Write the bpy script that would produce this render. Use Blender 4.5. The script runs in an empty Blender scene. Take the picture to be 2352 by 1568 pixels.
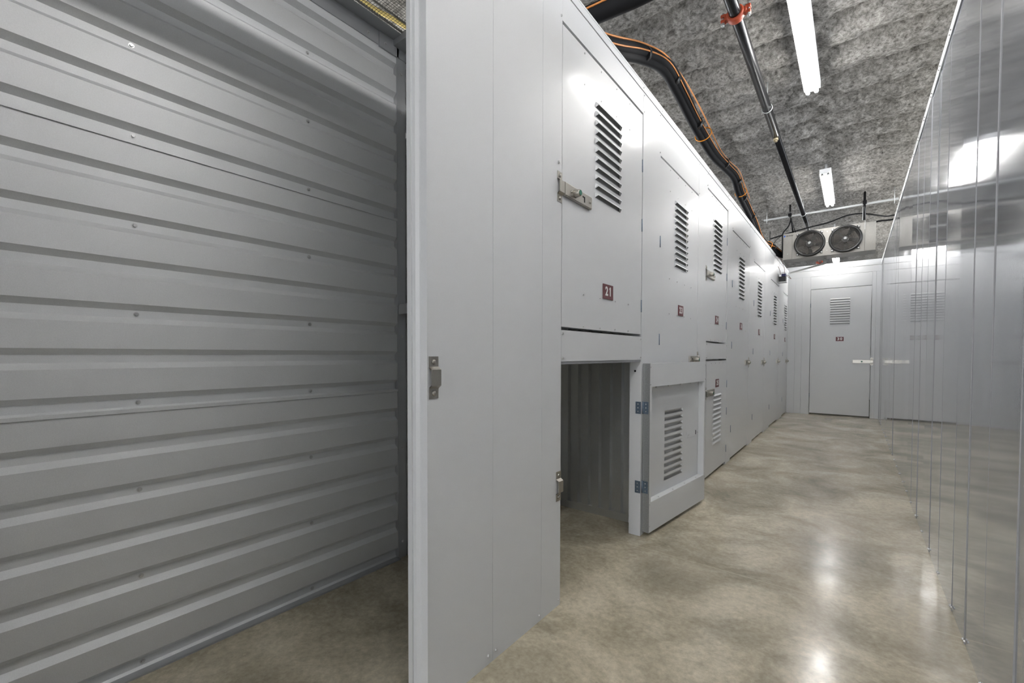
import bpy, bmesh, math, random
from mathutils import Vector, Matrix, noise

random.seed(7)
SC = bpy.context.scene
COL = SC.collection

# ---------------------------------------------------------------- camera, world, lights, exposure
CAM_H = 0.9933
cam_d = bpy.data.cameras.new('camera')
cam = bpy.data.objects.new('camera', cam_d)
COL.objects.link(cam)
cam_d.sensor_width = 36.0
cam_d.lens = 36.0 * 1000.0 / 2352.0
cam_d.shift_y = 53.78 / 2352.0
cam_d.clip_start = 0.02
YAW, PITCH, ROLL = 0.6651, -0.0236, 0.0019
_f = Vector((-math.sin(YAW) * math.cos(PITCH), math.cos(YAW) * math.cos(PITCH), math.sin(PITCH)))
_r0 = Vector((math.cos(YAW), math.sin(YAW), 0))
_u0 = _r0.cross(_f)
_r = _r0 * math.cos(ROLL) + _u0 * math.sin(ROLL)
_u = _r.cross(_f)
cam.matrix_world = Matrix(((_r.x, _u.x, -_f.x, 0), (_r.y, _u.y, -_f.y, 0), (_r.z, _u.z, -_f.z, CAM_H), (0, 0, 0, 1)))
SC.camera = cam

wd = bpy.data.worlds.new('world')
SC.world = wd
wd.use_nodes = True
wd.node_tree.nodes['Background'].inputs[0].default_value = (0.93, 0.96, 1.0, 1)
wd.node_tree.nodes['Background'].inputs[1].default_value = 1.0

SC.view_settings.view_transform = 'Standard'
SC.view_settings.look = 'None'
SC.view_settings.gamma = 1.0
SC.view_settings.use_curve_mapping = False
SC.view_settings.exposure = 2.76
LAMP = 9.0          # radiance of a fluorescent tube

# ---------------------------------------------------------------- layout
XL, XR, YE = -0.906, 0.3156, 8.871
HW = 2.44
XB = -1.75
YB = -4.0

# ---------------------------------------------------------------- helpers
def link(o, parent=None):
    COL.objects.link(o)
    if parent is not None:
        o.parent = parent
    return o

def tag(o, label=None, cat=None, group=None, kind=None):
    if label: o['label'] = label
    if cat: o['category'] = cat
    if group: o['group'] = group
    if kind: o['kind'] = kind
    return o

def empty(name, loc, label=None, cat=None, group=None, kind=None, rz=0.0):
    o = bpy.data.objects.new(name, None)
    o.empty_display_size = 0.1
    o.location = loc
    o.rotation_euler = (0, 0, rz)
    link(o)
    return tag(o, label, cat, group, kind)

class MB:
    def __init__(s):
        s.v = []; s.f = []; s.sm = []
    def quad(s, a, b, c, d, sm=False):
        n = len(s.v); s.v += [a, b, c, d]; s.f.append((n, n + 1, n + 2, n + 3)); s.sm.append(sm)
    def tri(s, a, b, c):
        n = len(s.v); s.v += [a, b, c]; s.f.append((n, n + 1, n + 2)); s.sm.append(False)
    def box(s, x0, x1, y0, y1, z0, z1):
        n = len(s.v)
        s.v += [(x0, y0, z0), (x1, y0, z0), (x1, y1, z0), (x0, y1, z0), (x0, y0, z1), (x1, y0, z1), (x1, y1, z1), (x0, y1, z1)]
        for f in ((0, 3, 2, 1), (4, 5, 6, 7), (0, 1, 5, 4), (1, 2, 6, 5), (2, 3, 7, 6), (3, 0, 4, 7)):
            s.f.append(tuple(n + i for i in f)); s.sm.append(False)
        return s
    def tube(s, pts, r, n=12, cap=True, sm=True):
        pts = [Vector(p) for p in pts]
        rs = r if isinstance(r, (list, tuple)) else [r] * len(pts)
        base = len(s.v)
        prev = None
        for i, p in enumerate(pts):
            if i == 0: t = pts[1] - pts[0]
            elif i == len(pts) - 1: t = pts[-1] - pts[-2]
            else: t = (pts[i + 1] - pts[i]).normalized() + (pts[i] - pts[i - 1]).normalized()
            t.normalize()
            if prev is None:
                up = Vector((0, 0, 1)) if abs(t.z) < 0.9 else Vector((1, 0, 0))
                a = t.cross(up).normalized()
            else:
                a = (prev - t * prev.dot(t)).normalized()
            prev = a
            b = t.cross(a)
            for k in range(n):
                an = 2 * math.pi * k / n
                q = p + (a * math.cos(an) + b * math.sin(an)) * rs[i]
                s.v.append(tuple(q))
        for i in range(len(pts) - 1):
            for k in range(n):
                k2 = (k + 1) % n
                s.f.append((base + i * n + k, base + i * n + k2, base + (i + 1) * n + k2, base + (i + 1) * n + k)); s.sm.append(sm)
        if cap:
            s.f.append(tuple(base + k for k in range(n))[::-1]); s.sm.append(False)
            e = base + (len(pts) - 1) * n
            s.f.append(tuple(e + k for k in range(n))); s.sm.append(False)
        return s
    def ring(s, c, axis, R, r, n=40, m=8):
        """torus around c, axis = unit vector"""
        c = Vector(c); ax = Vector(axis).normalized()
        up = Vector((0, 0, 1)) if abs(ax.z) < 0.9 else Vector((1, 0, 0))
        a = ax.cross(up).normalized(); b = ax.cross(a)
        base = len(s.v)
        for i in range(n):
            an = 2 * math.pi * i / n
            d = a * math.cos(an) + b * math.sin(an)
            for k in range(m):
                bn = 2 * math.pi * k / m
                s.v.append(tuple(c + d * (R + r * math.cos(bn)) + ax * (r * math.sin(bn))))
        for i in range(n):
            for k in range(m):
                i2, k2 = (i + 1) % n, (k + 1) % m
                s.f.append((base + i * m + k, base + i2 * m + k, base + i2 * m + k2, base + i * m + k2)); s.sm.append(True)
        return s
    def mesh(s, name, mat, fix=True):
        me = bpy.data.meshes.new(name)
        me.from_pydata(s.v, [], s.f)
        for p, k in zip(me.polygons, s.sm): p.use_smooth = k
        if fix:
            bm = bmesh.new(); bm.from_mesh(me)
            bmesh.ops.recalc_face_normals(bm, faces=bm.faces)
            bm.to_mesh(me); bm.free()
        if mat: me.materials.append(mat)
        me.update()
        return me
    def build(s, name, mat, parent=None, loc=(0, 0, 0), bevel=0.0, fix=True):
        o = bpy.data.objects.new(name, s.mesh(name, mat, fix))
        o.location = loc
        link(o, parent)
        if bevel > 0:
            m = o.modifiers.new('bevel', 'BEVEL'); m.width = bevel; m.segments = 2; m.limit_method = 'ANGLE'
        return o

def smooth_path(pts, k=6):
    """Catmull-Rom"""
    P = [Vector(p) for p in pts]
    P = [P[0] * 2 - P[1]] + P + [P[-1] * 2 - P[-2]]
    out = []
    for i in range(1, len(P) - 2):
        for j in range(k):
            t = j / k
            a, b, c, d = P[i - 1], P[i], P[i + 1], P[i + 2]
            out.append(0.5 * ((2 * b) + (c - a) * t + (2 * a - 5 * b + 4 * c - d) * t * t + (3 * b - a - 3 * c + d) * t ** 3))
    out.append(P[-2])
    return out

# ---------------------------------------------------------------- materials
def newmat(name):
    m = bpy.data.materials.new(name); m.use_nodes = True
    nt = m.node_tree
    b = nt.nodes['Principled BSDF']
    return m, nt, b

def N(nt, t, **kw):
    n = nt.nodes.new(t)
    for k, v in kw.items(): setattr(n, k, v)
    return n

def metal_sheet(name, col, metallic, rough, grain=0.04, grain_scale=350, bump=0.05, bump_scale=260, blotch=0.0, coat=0.0, aniso=0.0):
    m, nt, b = newmat(name)
    tc = N(nt, 'ShaderNodeTexCoord')
    n1 = N(nt, 'ShaderNodeTexNoise'); n1.inputs['Scale'].default_value = grain_scale; n1.inputs['Detail'].default_value = 3
    nt.links.new(tc.outputs['Object'], n1.inputs['Vector'])
    n2 = N(nt, 'ShaderNodeTexNoise'); n2.inputs['Scale'].default_value = 6; n2.inputs['Detail'].default_value = 4
    nt.links.new(tc.outputs['Object'], n2.inputs['Vector'])
    mx = N(nt, 'ShaderNodeMath', operation='MULTIPLY_ADD'); mx.inputs[1].default_value = grain * 2; mx.inputs[2].default_value = 1 - grain
    nt.links.new(n1.outputs['Fac'], mx.inputs[0])
    my = N(nt, 'ShaderNodeMath', operation='MULTIPLY_ADD'); my.inputs[1].default_value = blotch * 2; my.inputs[2].default_value = 1 - blotch
    nt.links.new(n2.outputs['Fac'], my.inputs[0])
    mm = N(nt, 'ShaderNodeMath', operation='MULTIPLY')
    nt.links.new(mx.outputs[0], mm.inputs[0]); nt.links.new(my.outputs[0], mm.inputs[1])
    vm = N(nt, 'ShaderNodeVectorMath', operation='SCALE'); vm.inputs[0].default_value = col
    nt.links.new(mm.outputs[0], vm.inputs['Scale'])
    nt.links.new(vm.outputs[0], b.inputs['Base Color'])
    b.inputs['Metallic'].default_value = metallic
    b.inputs['Roughness'].default_value = rough
    b.inputs['Coat Weight'].default_value = coat
    b.inputs['Coat Roughness'].default_value = 0.08
    n3 = N(nt, 'ShaderNodeTexNoise'); n3.inputs['Scale'].default_value = bump_scale; n3.inputs['Detail'].default_value = 2
    nt.links.new(tc.outputs['Object'], n3.inputs['Vector'])
    bp = N(nt, 'ShaderNodeBump'); bp.inputs['Strength'].default_value = bump; bp.inputs['Distance'].default_value = 0.002
    nt.links.new(n3.outputs['Fac'], bp.inputs['Height'])
    nt.links.new(bp.outputs['Normal'], b.inputs['Normal'])
    return m

def plain(name, col, rough=0.5, metallic=0.0, noise_amt=0.06, scale=60):
    m, nt, b = newmat(name)
    tc = N(nt, 'ShaderNodeTexCoord')
    n1 = N(nt, 'ShaderNodeTexNoise'); n1.inputs['Scale'].default_value = scale; n1.inputs['Detail'].default_value = 3
    nt.links.new(tc.outputs['Object'], n1.inputs['Vector'])
    mx = N(nt, 'ShaderNodeMath', operation='MULTIPLY_ADD'); mx.inputs[1].default_value = noise_amt * 2; mx.inputs[2].default_value = 1 - noise_amt
    nt.links.new(n1.outputs['Fac'], mx.inputs[0])
    vm = N(nt, 'ShaderNodeVectorMath', operation='SCALE'); vm.inputs[0].default_value = col
    nt.links.new(mx.outputs[0], vm.inputs['Scale'])
    nt.links.new(vm.outputs[0], b.inputs['Base Color'])
    b.inputs['Metallic'].default_value = metallic
    b.inputs['Roughness'].default_value = rough
    return m

M = {}
M['panel'] = metal_sheet('painted_steel', (0.66, 0.67, 0.68), 0.0, 0.36, grain=0.05, bump=0.03, coat=0.12)
M['panel'].node_tree.nodes['Principled BSDF'].inputs['Coat Roughness'].default_value = 0.13
M['panel'].node_tree.nodes['Principled BSDF'].inputs['Specular IOR Level'].default_value = 0.2
M['galv'] = metal_sheet('galvanised_steel', (0.54, 0.565, 0.61), 0.5, 0.07, grain=0.03, bump=0.015, blotch=0.04)
M['corr'] = metal_sheet('corrugated_steel', (0.77, 0.78, 0.79), 0.38, 0.58, grain=0.11, grain_scale=420, bump=0.06)
M['corr_dark'] = metal_sheet('corrugated_steel_inside', (0.66, 0.67, 0.67), 0.75, 0.34, grain=0.08, grain_scale=200, bump=0.05)
M['trim'] = metal_sheet('trim_steel', (0.45, 0.46, 0.475), 0.4, 0.35, grain=0.04)
M['zinc'] = metal_sheet('zinc_edge', (0.40, 0.41, 0.41), 0.6, 0.42, grain=0.25, grain_scale=160)
M['gap'] = plain('seam_gap_shade', (0.34, 0.34, 0.35), 0.5)  # shade of the wall seams, put into the colour
M['guard'] = plain('guard_wire', (0.10, 0.095, 0.09), 0.3, 0.6)
M['backing'] = plain('shaded_backing', (0.42, 0.43, 0.43), 0.6)  # darker grey stands in for the shade inside the louvres
M['screw'] = plain('screw_zinc', (0.60, 0.60, 0.60), 0.3, 0.7)
M['nickel'] = plain('latch_nickel', (0.42, 0.40, 0.36), 0.36, 0.85, 0.05, 200)
M['hinge'] = plain('hinge_zinc', (0.16, 0.21, 0.27), 0.4, 0.7, 0.3, 120)
M['black'] = plain('black_rubber', (0.008, 0.008, 0.009), 0.75)
M['black'].node_tree.nodes['Principled BSDF'].inputs['Specular IOR Level'].default_value = 0.2
M['blackpipe'] = plain('black_pipe', (0.008, 0.008, 0.009), 0.25, 0.0, 0.4, 30)
M['blackpipe'].node_tree.nodes['Principled BSDF'].inputs['Specular IOR Level'].default_value = 0.2
M['blackplastic'] = plain('black_plastic', (0.012, 0.012, 0.012), 0.35)
M['orange'] = plain('orange_cable', (0.60, 0.23, 0.06), 0.45)
M['tie'] = plain('orange_tie', (0.75, 0.26, 0.01), 0.4)
M['red'] = plain('red_coupling', (0.36, 0.055, 0.018), 0.5)
M['yellow'] = plain('yellow_pipe', (0.40, 0.31, 0.10), 0.7)
M['evap'] = metal_sheet('cooler_aluminium', (0.27, 0.26, 0.24), 0.3, 0.42, grain=0.12, grain_scale=70, bump=0.05)
M['strut'] = plain('galvanised_strut', (0.50, 0.51, 0.51), 0.4, 0.6)
M['pvc'] = plain('grey_pvc', (0.40, 0.41, 0.39), 0.45)
M['plate'] = plain('number_plate_maroon', (0.13, 0.025, 0.03), 0.4)
M['white'] = plain('white_digit', (0.80, 0.80, 0.78), 0.4, 0, 0.01)
M['housing'] = plain('white_enamel', (0.85, 0.85, 0.85), 0.4, 0, 0.01)
M['blue'] = plain('blue_mark', (0.02, 0.09, 0.40), 0.4)
M['navy'] = plain('dark_blue_plastic', (0.02, 0.025, 0.14), 0.4)
M['brass'] = plain('brass_plug', (0.45, 0.38, 0.25), 0.4, 0.6)
M['green'] = plain('green_lock_face', (0.01, 0.16, 0.10), 0.4)
M['wire'] = plain('mesh_wire', (0.03, 0.03, 0.035), 0.5, 0.3)
M['wirelight'] = plain('mesh_edge_wire', (0.35, 0.34, 0.31), 0.5, 0.5)
M['browncable'] = plain('brown_cable', (0.16, 0.06, 0.03), 0.5)
M['blade'] = plain('fan_blade', (0.10, 0.09, 0.08), 0.4, 0.5)

def tube_mat():
    m, nt, b = newmat('fluorescent_tube')
    b.inputs['Base Color'].default_value = (0.9, 0.9, 0.9, 1)
    b.inputs['Emission Color'].default_value = (1.0, 0.985, 0.96, 1)
    b.inputs['Emission Strength'].default_value = LAMP
    return m
M['tube'] = tube_mat()

def concrete():
    m, nt, b = newmat('polished_concrete')
    tc = N(nt, 'ShaderNodeTexCoord')
    def noise_n(scale, detail, rough=0.55, dist=0.0):
        n = N(nt, 'ShaderNodeTexNoise'); n.inputs['Scale'].default_value = scale; n.inputs['Detail'].default_value = detail
        n.inputs['Roughness'].default_value = rough; n.inputs['Distortion'].default_value = dist
        nt.links.new(tc.outputs['Object'], n.inputs['Vector']); return n
    a = noise_n(2.1, 10, 0.68, 0.5)
    r = N(nt, 'ShaderNodeValToRGB')
    r.color_ramp.elements[0].position = 0.32; r.color_ramp.elements[0].color = (0.24, 0.212, 0.148, 1)
    r.color_ramp.elements[1].position = 0.64; r.color_ramp.elements[1].color = (0.64, 0.575, 0.445, 1)
    e = r.color_ramp.elements.new(0.5); e.color = (0.45, 0.40, 0.30, 1)
    nt.links.new(a.outputs['Fac'], r.inputs['Fac'])
    f = noise_n(45, 6, 0.7)
    mr = N(nt, 'ShaderNodeMapRange'); mr.inputs['From Min'].default_value = 0.25; mr.inputs['From Max'].default_value = 0.75
    mr.inputs['To Min'].default_value = 0.74; mr.inputs['To Max'].default_value = 1.26
    nt.links.new(f.outputs['Fac'], mr.inputs['Value'])
    vm = N(nt, 'ShaderNodeVectorMath', operation='SCALE')
    nt.links.new(r.outputs['Color'], vm.inputs[0]); nt.links.new(mr.outputs[0], vm.inputs['Scale'])
    # pale specks
    vo = N(nt, 'ShaderNodeTexVoronoi'); vo.inputs['Scale'].default_value = 11; vo.inputs['Randomness'].default_value = 1.0
    nt.links.new(tc.outputs['Object'], vo.inputs['Vector'])
    lt = N(nt, 'ShaderNodeMath', operation='LESS_THAN'); lt.inputs[1].default_value = 0.055
    nt.links.new(vo.outputs['Distance'], lt.inputs[0])
    sp = noise_n(3.0, 2)
    gt = N(nt, 'ShaderNodeMath', operation='GREATER_THAN'); gt.inputs[1].default_value = 0.53
    nt.links.new(sp.outputs['Fac'], gt.inputs[0])
    an = N(nt, 'ShaderNodeMath', operation='MULTIPLY'); nt.links.new(lt.outputs[0], an.inputs[0]); nt.links.new(gt.outputs[0], an.inputs[1])
    # control joint
    sx = N(nt, 'ShaderNodeSeparateXYZ'); nt.links.new(tc.outputs['Object'], sx.inputs[0])
    sb = N(nt, 'ShaderNodeMath', operation='SUBTRACT'); sb.inputs[1].default_value = 2.166; nt.links.new(sx.outputs['Y'], sb.inputs[0])
    ab = N(nt, 'ShaderNodeMath', operation='ABSOLUTE'); nt.links.new(sb.outputs[0], ab.inputs[0])
    jl = N(nt, 'ShaderNodeMath', operation='LESS_THAN'); jl.inputs[1].default_value = 0.0024; nt.links.new(ab.outputs[0], jl.inputs[0])
    s2 = N(nt, 'ShaderNodeMath', operation='MAXIMUM'); nt.links.new(an.outputs[0], s2.inputs[0]); nt.links.new(jl.outputs[0], s2.inputs[1])
    s3 = N(nt, 'ShaderNodeMath', operation='MULTIPLY'); s3.inputs[1].default_value = 0.8; nt.links.new(s2.outputs[0], s3.inputs[0])
    mix = N(nt, 'ShaderNodeMix', data_type='RGBA'); mix.inputs[7].default_value = (0.56, 0.49, 0.36, 1)
    nt.links.new(s3.outputs[0], mix.inputs[0]); nt.links.new(vm.outputs[0], mix.inputs[6])
    nt.links.new(mix.outputs[2], b.inputs['Base Color'])
    g = noise_n(5, 5, 0.6)
    mr2 = N(nt, 'ShaderNodeMapRange'); mr2.inputs['To Min'].default_value = 0.08; mr2.inputs['To Max'].default_value = 0.34
    nt.links.new(g.outputs['Fac'], mr2.inputs['Value']); nt.links.new(mr2.outputs[0], b.inputs['Roughness'])
    bp = N(nt, 'ShaderNodeBump'); bp.inputs['Strength'].default_value = 0.06; bp.inputs['Distance'].default_value = 0.004
    h = noise_n(7, 4, 0.5)
    nt.links.new(h.outputs['Fac'], bp.inputs['Height']); nt.links.new(bp.outputs['Normal'], b.inputs['Normal'])
    return m
M['concrete'] = concrete()

def foam():
    m, nt, b = newmat('sprayed_insulation')
    tc = N(nt, 'ShaderNodeTexCoord')
    def noise_n(scale, detail, rough=0.6, dist=0.0):
        n = N(nt, 'ShaderNodeTexNoise'); n.inputs['Scale'].default_value = scale; n.inputs['Detail'].default_value = detail
        n.inputs['Roughness'].default_value = rough; n.inputs['Distortion'].default_value = dist
        nt.links.new(tc.outputs['Object'], n.inputs['Vector']); return n
    a = noise_n(38, 9, 0.78, 0.25)
    r = N(nt, 'ShaderNodeValToRGB')
    r.color_ramp.elements[0].position = 0.34; r.color_ramp.elements[0].color = (0.060, 0.056, 0.050, 1)
    r.color_ramp.elements[1].position = 0.70; r.color_ramp.elements[1].color = (0.50, 0.485, 0.46, 1)
    nt.links.new(a.outputs['Fac'], r.inputs['Fac'])
    lo = noise_n(7, 4, 0.6, 0.5)
    mr = N(nt, 'ShaderNodeMapRange'); mr.inputs['From Min'].default_value = 0.3; mr.inputs['From Max'].default_value = 0.7
    mr.inputs['To Min'].default_value = 0.72; mr.inputs['To Max'].default_value = 1.1
    nt.links.new(lo.outputs['Fac'], mr.inputs['Value'])
    vm = N(nt, 'ShaderNodeVectorMath', operation='SCALE')
    nt.links.new(r.outputs['Color'], vm.inputs[0]); nt.links.new(mr.outputs[0], vm.inputs['Scale'])
    nt.links.new(vm.outputs[0], b.inputs['Base Color'])
    b.inputs['Roughness'].default_value = 0.95
    b.inputs['Specular IOR Level'].default_value = 0.1
    bp = N(nt, 'ShaderNodeBump'); bp.inputs['Strength'].default_value = 1.0; bp.inputs['Distance'].default_value = 0.016
    h = noise_n(42, 8, 0.75, 0.3)
    nt.links.new(h.outputs['Fac'], bp.inputs['Height']); nt.links.new(bp.outputs['Normal'], b.inputs['Normal'])
    return m
M['foam'] = foam()

# ---------------------------------------------------------------- shared small parts
def screw_mesh():
    b = MB()   # washer head + hex, pointing +x
    b.tube([(0, 0, 0), (0.0012, 0, 0)], 0.0062, 12)
    b.tube([(0.0012, 0, 0), (0.005, 0, 0)], [0.0044, 0.0038], 6, sm=False)
    return b.mesh('screw', M['screw'])
SCREW = screw_mesh()
def screw(parent, loc, face='+x', s=1.0):
    o = bpy.data.objects.new('screw', SCREW)
    o.location = loc
    o.scale = (s, s, s)
    o.rotation_euler = {'+x': (0, 0, 0), '-x': (0, 0, math.pi), '-y': (0, 0, -math.pi / 2), '+y': (0, 0, math.pi / 2)}[face]
    return link(o, parent)

# ---------------------------------------------------------------- floor
b = MB(); b.box(-6, 4, YB - 2, 13, -0.12, 0)
fl = b.build('floor', M['concrete']); tag(fl, 'polished beige concrete floor with a pale control joint', None, None, 'structure')

# ---------------------------------------------------------------- ceiling of sprayed insulation
ZC = 3.10
def ceil_z(x, y):
    # rounded deck ribs crossing the corridor, broken up, plus lumps
    ph = y + 0.03 * math.sin(x * 2.1) + 0.035 * noise.noise(Vector((x * 1.3, y * 1.3, 4)))
    rib = abs(math.sin(math.pi * ph / 0.335))
    amp = 0.12 * (0.75 + 0.5 * noise.noise(Vector((x * 1.6, y * 0.7, 0))))
    z = ZC - amp * (rib ** 0.8)
    # smoothed trough above the lamp line
    t = math.exp(-((x + 0.266) / 0.09) ** 2)
    z = z * (1 - t) + (ZC - 0.050) * t
    t2 = math.exp(-((x + 0.95) / 0.07) ** 2) * 0.4
    z = z * (1 - t2) + (ZC - 0.02) * t2
    z += 0.022 * noise.noise(Vector((x * 5, y * 5, 1.7))) + 0.014 * noise.noise(Vector((x * 13, y * 13, 3.1)))
    z += 0.009 * noise.noise(Vector((x * 34, y * 34, 8.1))) + 0.005 * noise.noise(Vector((x * 70, y * 70, 2.1)))
    return z
xs = [-5.5, -4.6, -4.0, -3.5, -3.1, -2.8] + [-2.6 + 0.05 * i for i in range(23)]
xs += [-1.5 + 0.016 * i for i in range(1, 133)] + [0.7, 0.9, 1.3, 2.0, 3.2]
ys = [YB - 1, -3, -2, -1, -0.5, 0, 0.3] + [0.5 + 0.05 * i for i in range(26)]
ys += [1.77 + 0.016 * i for i in range(1, 400)] + [8.2 + 0.03 * i for i in range(100)] + [11.3, 11.8, 12.4, 13]
V = [(x, y, ceil_z(x, y)) for y in ys for x in xs]
nx = len(xs)
F = [(j * nx + i, (j + 1) * nx + i, (j + 1) * nx + i + 1, j * nx + i + 1) for j in range(len(ys) - 1) for i in range(nx - 1)]
me = bpy.data.meshes.new('ceiling'); me.from_pydata(V, [], F)
for p in me.polygons: p.use_smooth = True
me.materials.append(M['foam'])
ce = bpy.data.objects.new('ceiling', me); link(ce)
tag(ce, 'rough grey sprayed insulation ceiling with rounded ribs', None, None, 'structure')

# ---------------------------------------------------------------- corrugated sheets
def corr_profile(a0, a1, c0, pitch=0.1363, depth=0.0195, rec=0.0120, top=0.0295, steps=()):
    """points (pos, offset): recess centred on c0+k*pitch; steps = positions above which sheet laps outward"""
    pts = []
    k = math.floor((a0 - c0) / pitch) - 1
    while True:
        c = c0 + k * pitch
        for p, o in ((c - top, depth), (c - rec, 0), (c + rec, 0), (c + top, depth)):
            pts.append((p, o))
        if c > a1: break
        k += 1
    def at(v):
        for (p, o), (q, w) in zip(pts, pts[1:]):
            if p <= v <= q: return (v, o + (w - o) * (v - p) / max(q - p, 1e-9))
    return [at(a0)] + [p for p in pts if a0 < p[0] < a1] + [at(a1)]

# back wall: ribs run along y
prof = corr_profile(0.0, 2.45, 0.025)
wb = MB()
seams = (1.6395, 0.8245)
for i in range(len(prof) - 1):
    (z0, o0), (z1, o1) = prof[i], prof[i + 1]
    wb.quad((XB + o0, YB, z0), (XB + o0, YE, z0), (XB + o1, YE, z1), (XB + o1, YB, z1))
for s in seams:   # lap lip of the upper sheet, standing a little proud with a dark gap behind it
    wb.box(XB + 0.0150, XB + 0.0240, YB, 1.335, s - 0.002, s + 0.0012)
    wb.box(XB + 0.0220, XB + 0.0240, YB, 1.335, s - 0.010, s - 0.002)
wall_back = wb.build('wall_back', M['corr'], fix=False)
tag(wall_back, 'horizontally corrugated galvanised steel back wall of the open unit', None, None, 'structure')
for k in range(9):
    z = 0.025 + 0.2726 * k
    for y in (0.345, 0.892, -0.2):
        if z < 2.3: screw(wall_back, (XB, y, z), '+x', 1.15)
t = MB()
t.box(XB, XB + 0.025, YB, 1.21, 2.405, 2.47)
t.box(XB, XB + 0.085, YB, 1.32, 2.467, 2.47)
t.box(XB, XB + 0.028, 1.213, 1.32, 2.400, 2.475)
t.build('top_trim', M['trim'], wall_back)
for y in (1.155, 1.245): screw(wall_back, (XB + 0.0285, y, 2.425), '+x', 1.1)
t = MB(); t.box(XB, XB + 0.025, 1.31, 1.36, 0.0, 2.40)
t.box(XB, XL - 0.07, 1.29, 1.43, 2.441, 2.4775); t.box(XB, XB + 0.028, 1.31, 1.40, 2.3995, 2.475)
t.build('corner_trim', M['trim'], wall_back)
for z in (2.33, 2.146, 1.688, 1.081, 0.537, 0.079): screw(wall_back, (XB + 0.025, 1.334, z), '+x', 1.1)
t = MB(); t.box(XB, XB + 0.04, YB, 1.31, 0.0, 0.006)
t.build('floor_track', M['trim'], wall_back)

# partitions: ribs vertical, sheets running in x
def partition(y, facing, name, label, z1=2.44, c0=-1.07, pitch=0.0735, x0=XB + 0.03, x1=XL - 0.066):
    m = MB()
    pr = corr_profile(x0, x1, c0, pitch, 0.02, 0.008, 0.016)
    for i in range(len(pr) - 1):
        (a0, o0), (a1, o1) = pr[i], pr[i + 1]
        m.quad((a0, y + facing * (0.012 + o0), 0.03), (a1, y + facing * (0.012 + o1), 0.03), (a1, y + facing * (0.012 + o1), z1), (a0, y + facing * (0.012 + o0), z1))
    m.box(x0, x1, y - 0.003, y + 0.003, 0.0, z1)
    m.box(x0, x1, y - 0.035, y + 0.035, 0, 0.045)
    m.box(x0, x1, y - 0.035, y + 0.035, z1 - 0.04, z1)
    o = m.build(name, M['corr_dark'], None, fix=False)
    return tag(o, label, None, None, 'structure')
p1 = partition(1.395, -1, 'wall_partition', 'steel partition between the open unit and the stacked lockers')
mb = MB(); mb.box(-1.70, XL - 0.08, 1.30, 1.385, 1.190, 1.232); mb.box(-1.70, XL - 0.08, 1.296, 1.301, 1.184, 1.225)
mb.build('ledge_rail', M['trim'], p1)
p0 = partition(-0.27, 1, 'wall_partition', 'steel partition on the near side of the open unit, out of view')
p2 = partition(2.475, -1, 'wall_partition', 'vertically ribbed steel partition inside the open lower locker')
mb = MB(); mb.box(XB + 0.03, XL - 0.07, 1.43, 2.44, 1.03, 1.06)

# ---------------------------------------------------------------- front wall of the lockers
# (name, y0, y1, z0, z1)
DOORS = {
    '21': (1.471, 2.283, 1.104, 2.273), '22': (1.471, 2.291, 0.022, 0.955),
    '23': (2.564, 3.356, 0.022, 2.148), '24': (3.590, 4.272, 1.104, 2.275), '25': (3.620, 4.318, 0.024, 0.945),
    '26': (4.500, 5.345, 0.020, 2.152), '27': (5.618, 6.390, 0.020, 2.052), '28': (6.890, 7.722, 0.020, 2.028), '29': (8.240, 8.820, 0.020, 2.000)}
# openings in y
OPEN = [(-0.12, 0.785), (1.468, 2.293), (2.561, 3.359), (3.606, 4.302), (4.497, 5.348), (5.615, 6.393), (6.887, 7.725), (8.237, 8.823)]
G = 0.0012
D0 = XL - 0.065
wl = MB()
ZT = 2.398
# pilasters (seams are real gaps)
pil = [(YB, -3.0), (-3.0, -2.0), (-2.0, -1.0), (-1.0, -0.12), (0.785, 1.0565), (1.0565, 1.3345), (1.3345, 1.468), (2.293, 2.561), (3.359, 3.606), (4.302, 4.497),
       (5.348, 5.615), (6.393, 6.64), (6.64, 6.887), (7.725, 7.98), (7.98, 8.237), (8.823, YE)]
for a, c in pil:
    g0 = G if a > YB else 0
    wl.box(D0, XL, a + g0 * 0.5, c - g0 * 0.5, 0, ZT)
# header panels over the doors
for (a, c), zt in zip(OPEN, (2.375, 2.286, 2.160, 2.288, 2.164, 2.064, 2.040, 2.012)):
    wl.box(D0 + 0.004, XL - 0.0004, a + G * .5, c - G * .5, zt, ZT)
# band between stacked lockers
wl.box(D0 + 0.004, XL - 0.0004, 1.468 + G, 2.293 - G, 0.967, 1.091)
wl.box(D0 + 0.004, XL - 0.0004, 3.606 + G, 4.302 - G, 0.960, 1.090)
wall_left = wl.build('wall_left', M['panel'])
tag(wall_left, 'smooth pale grey steel locker front wall with flush panels', None, None, 'structure')
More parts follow.
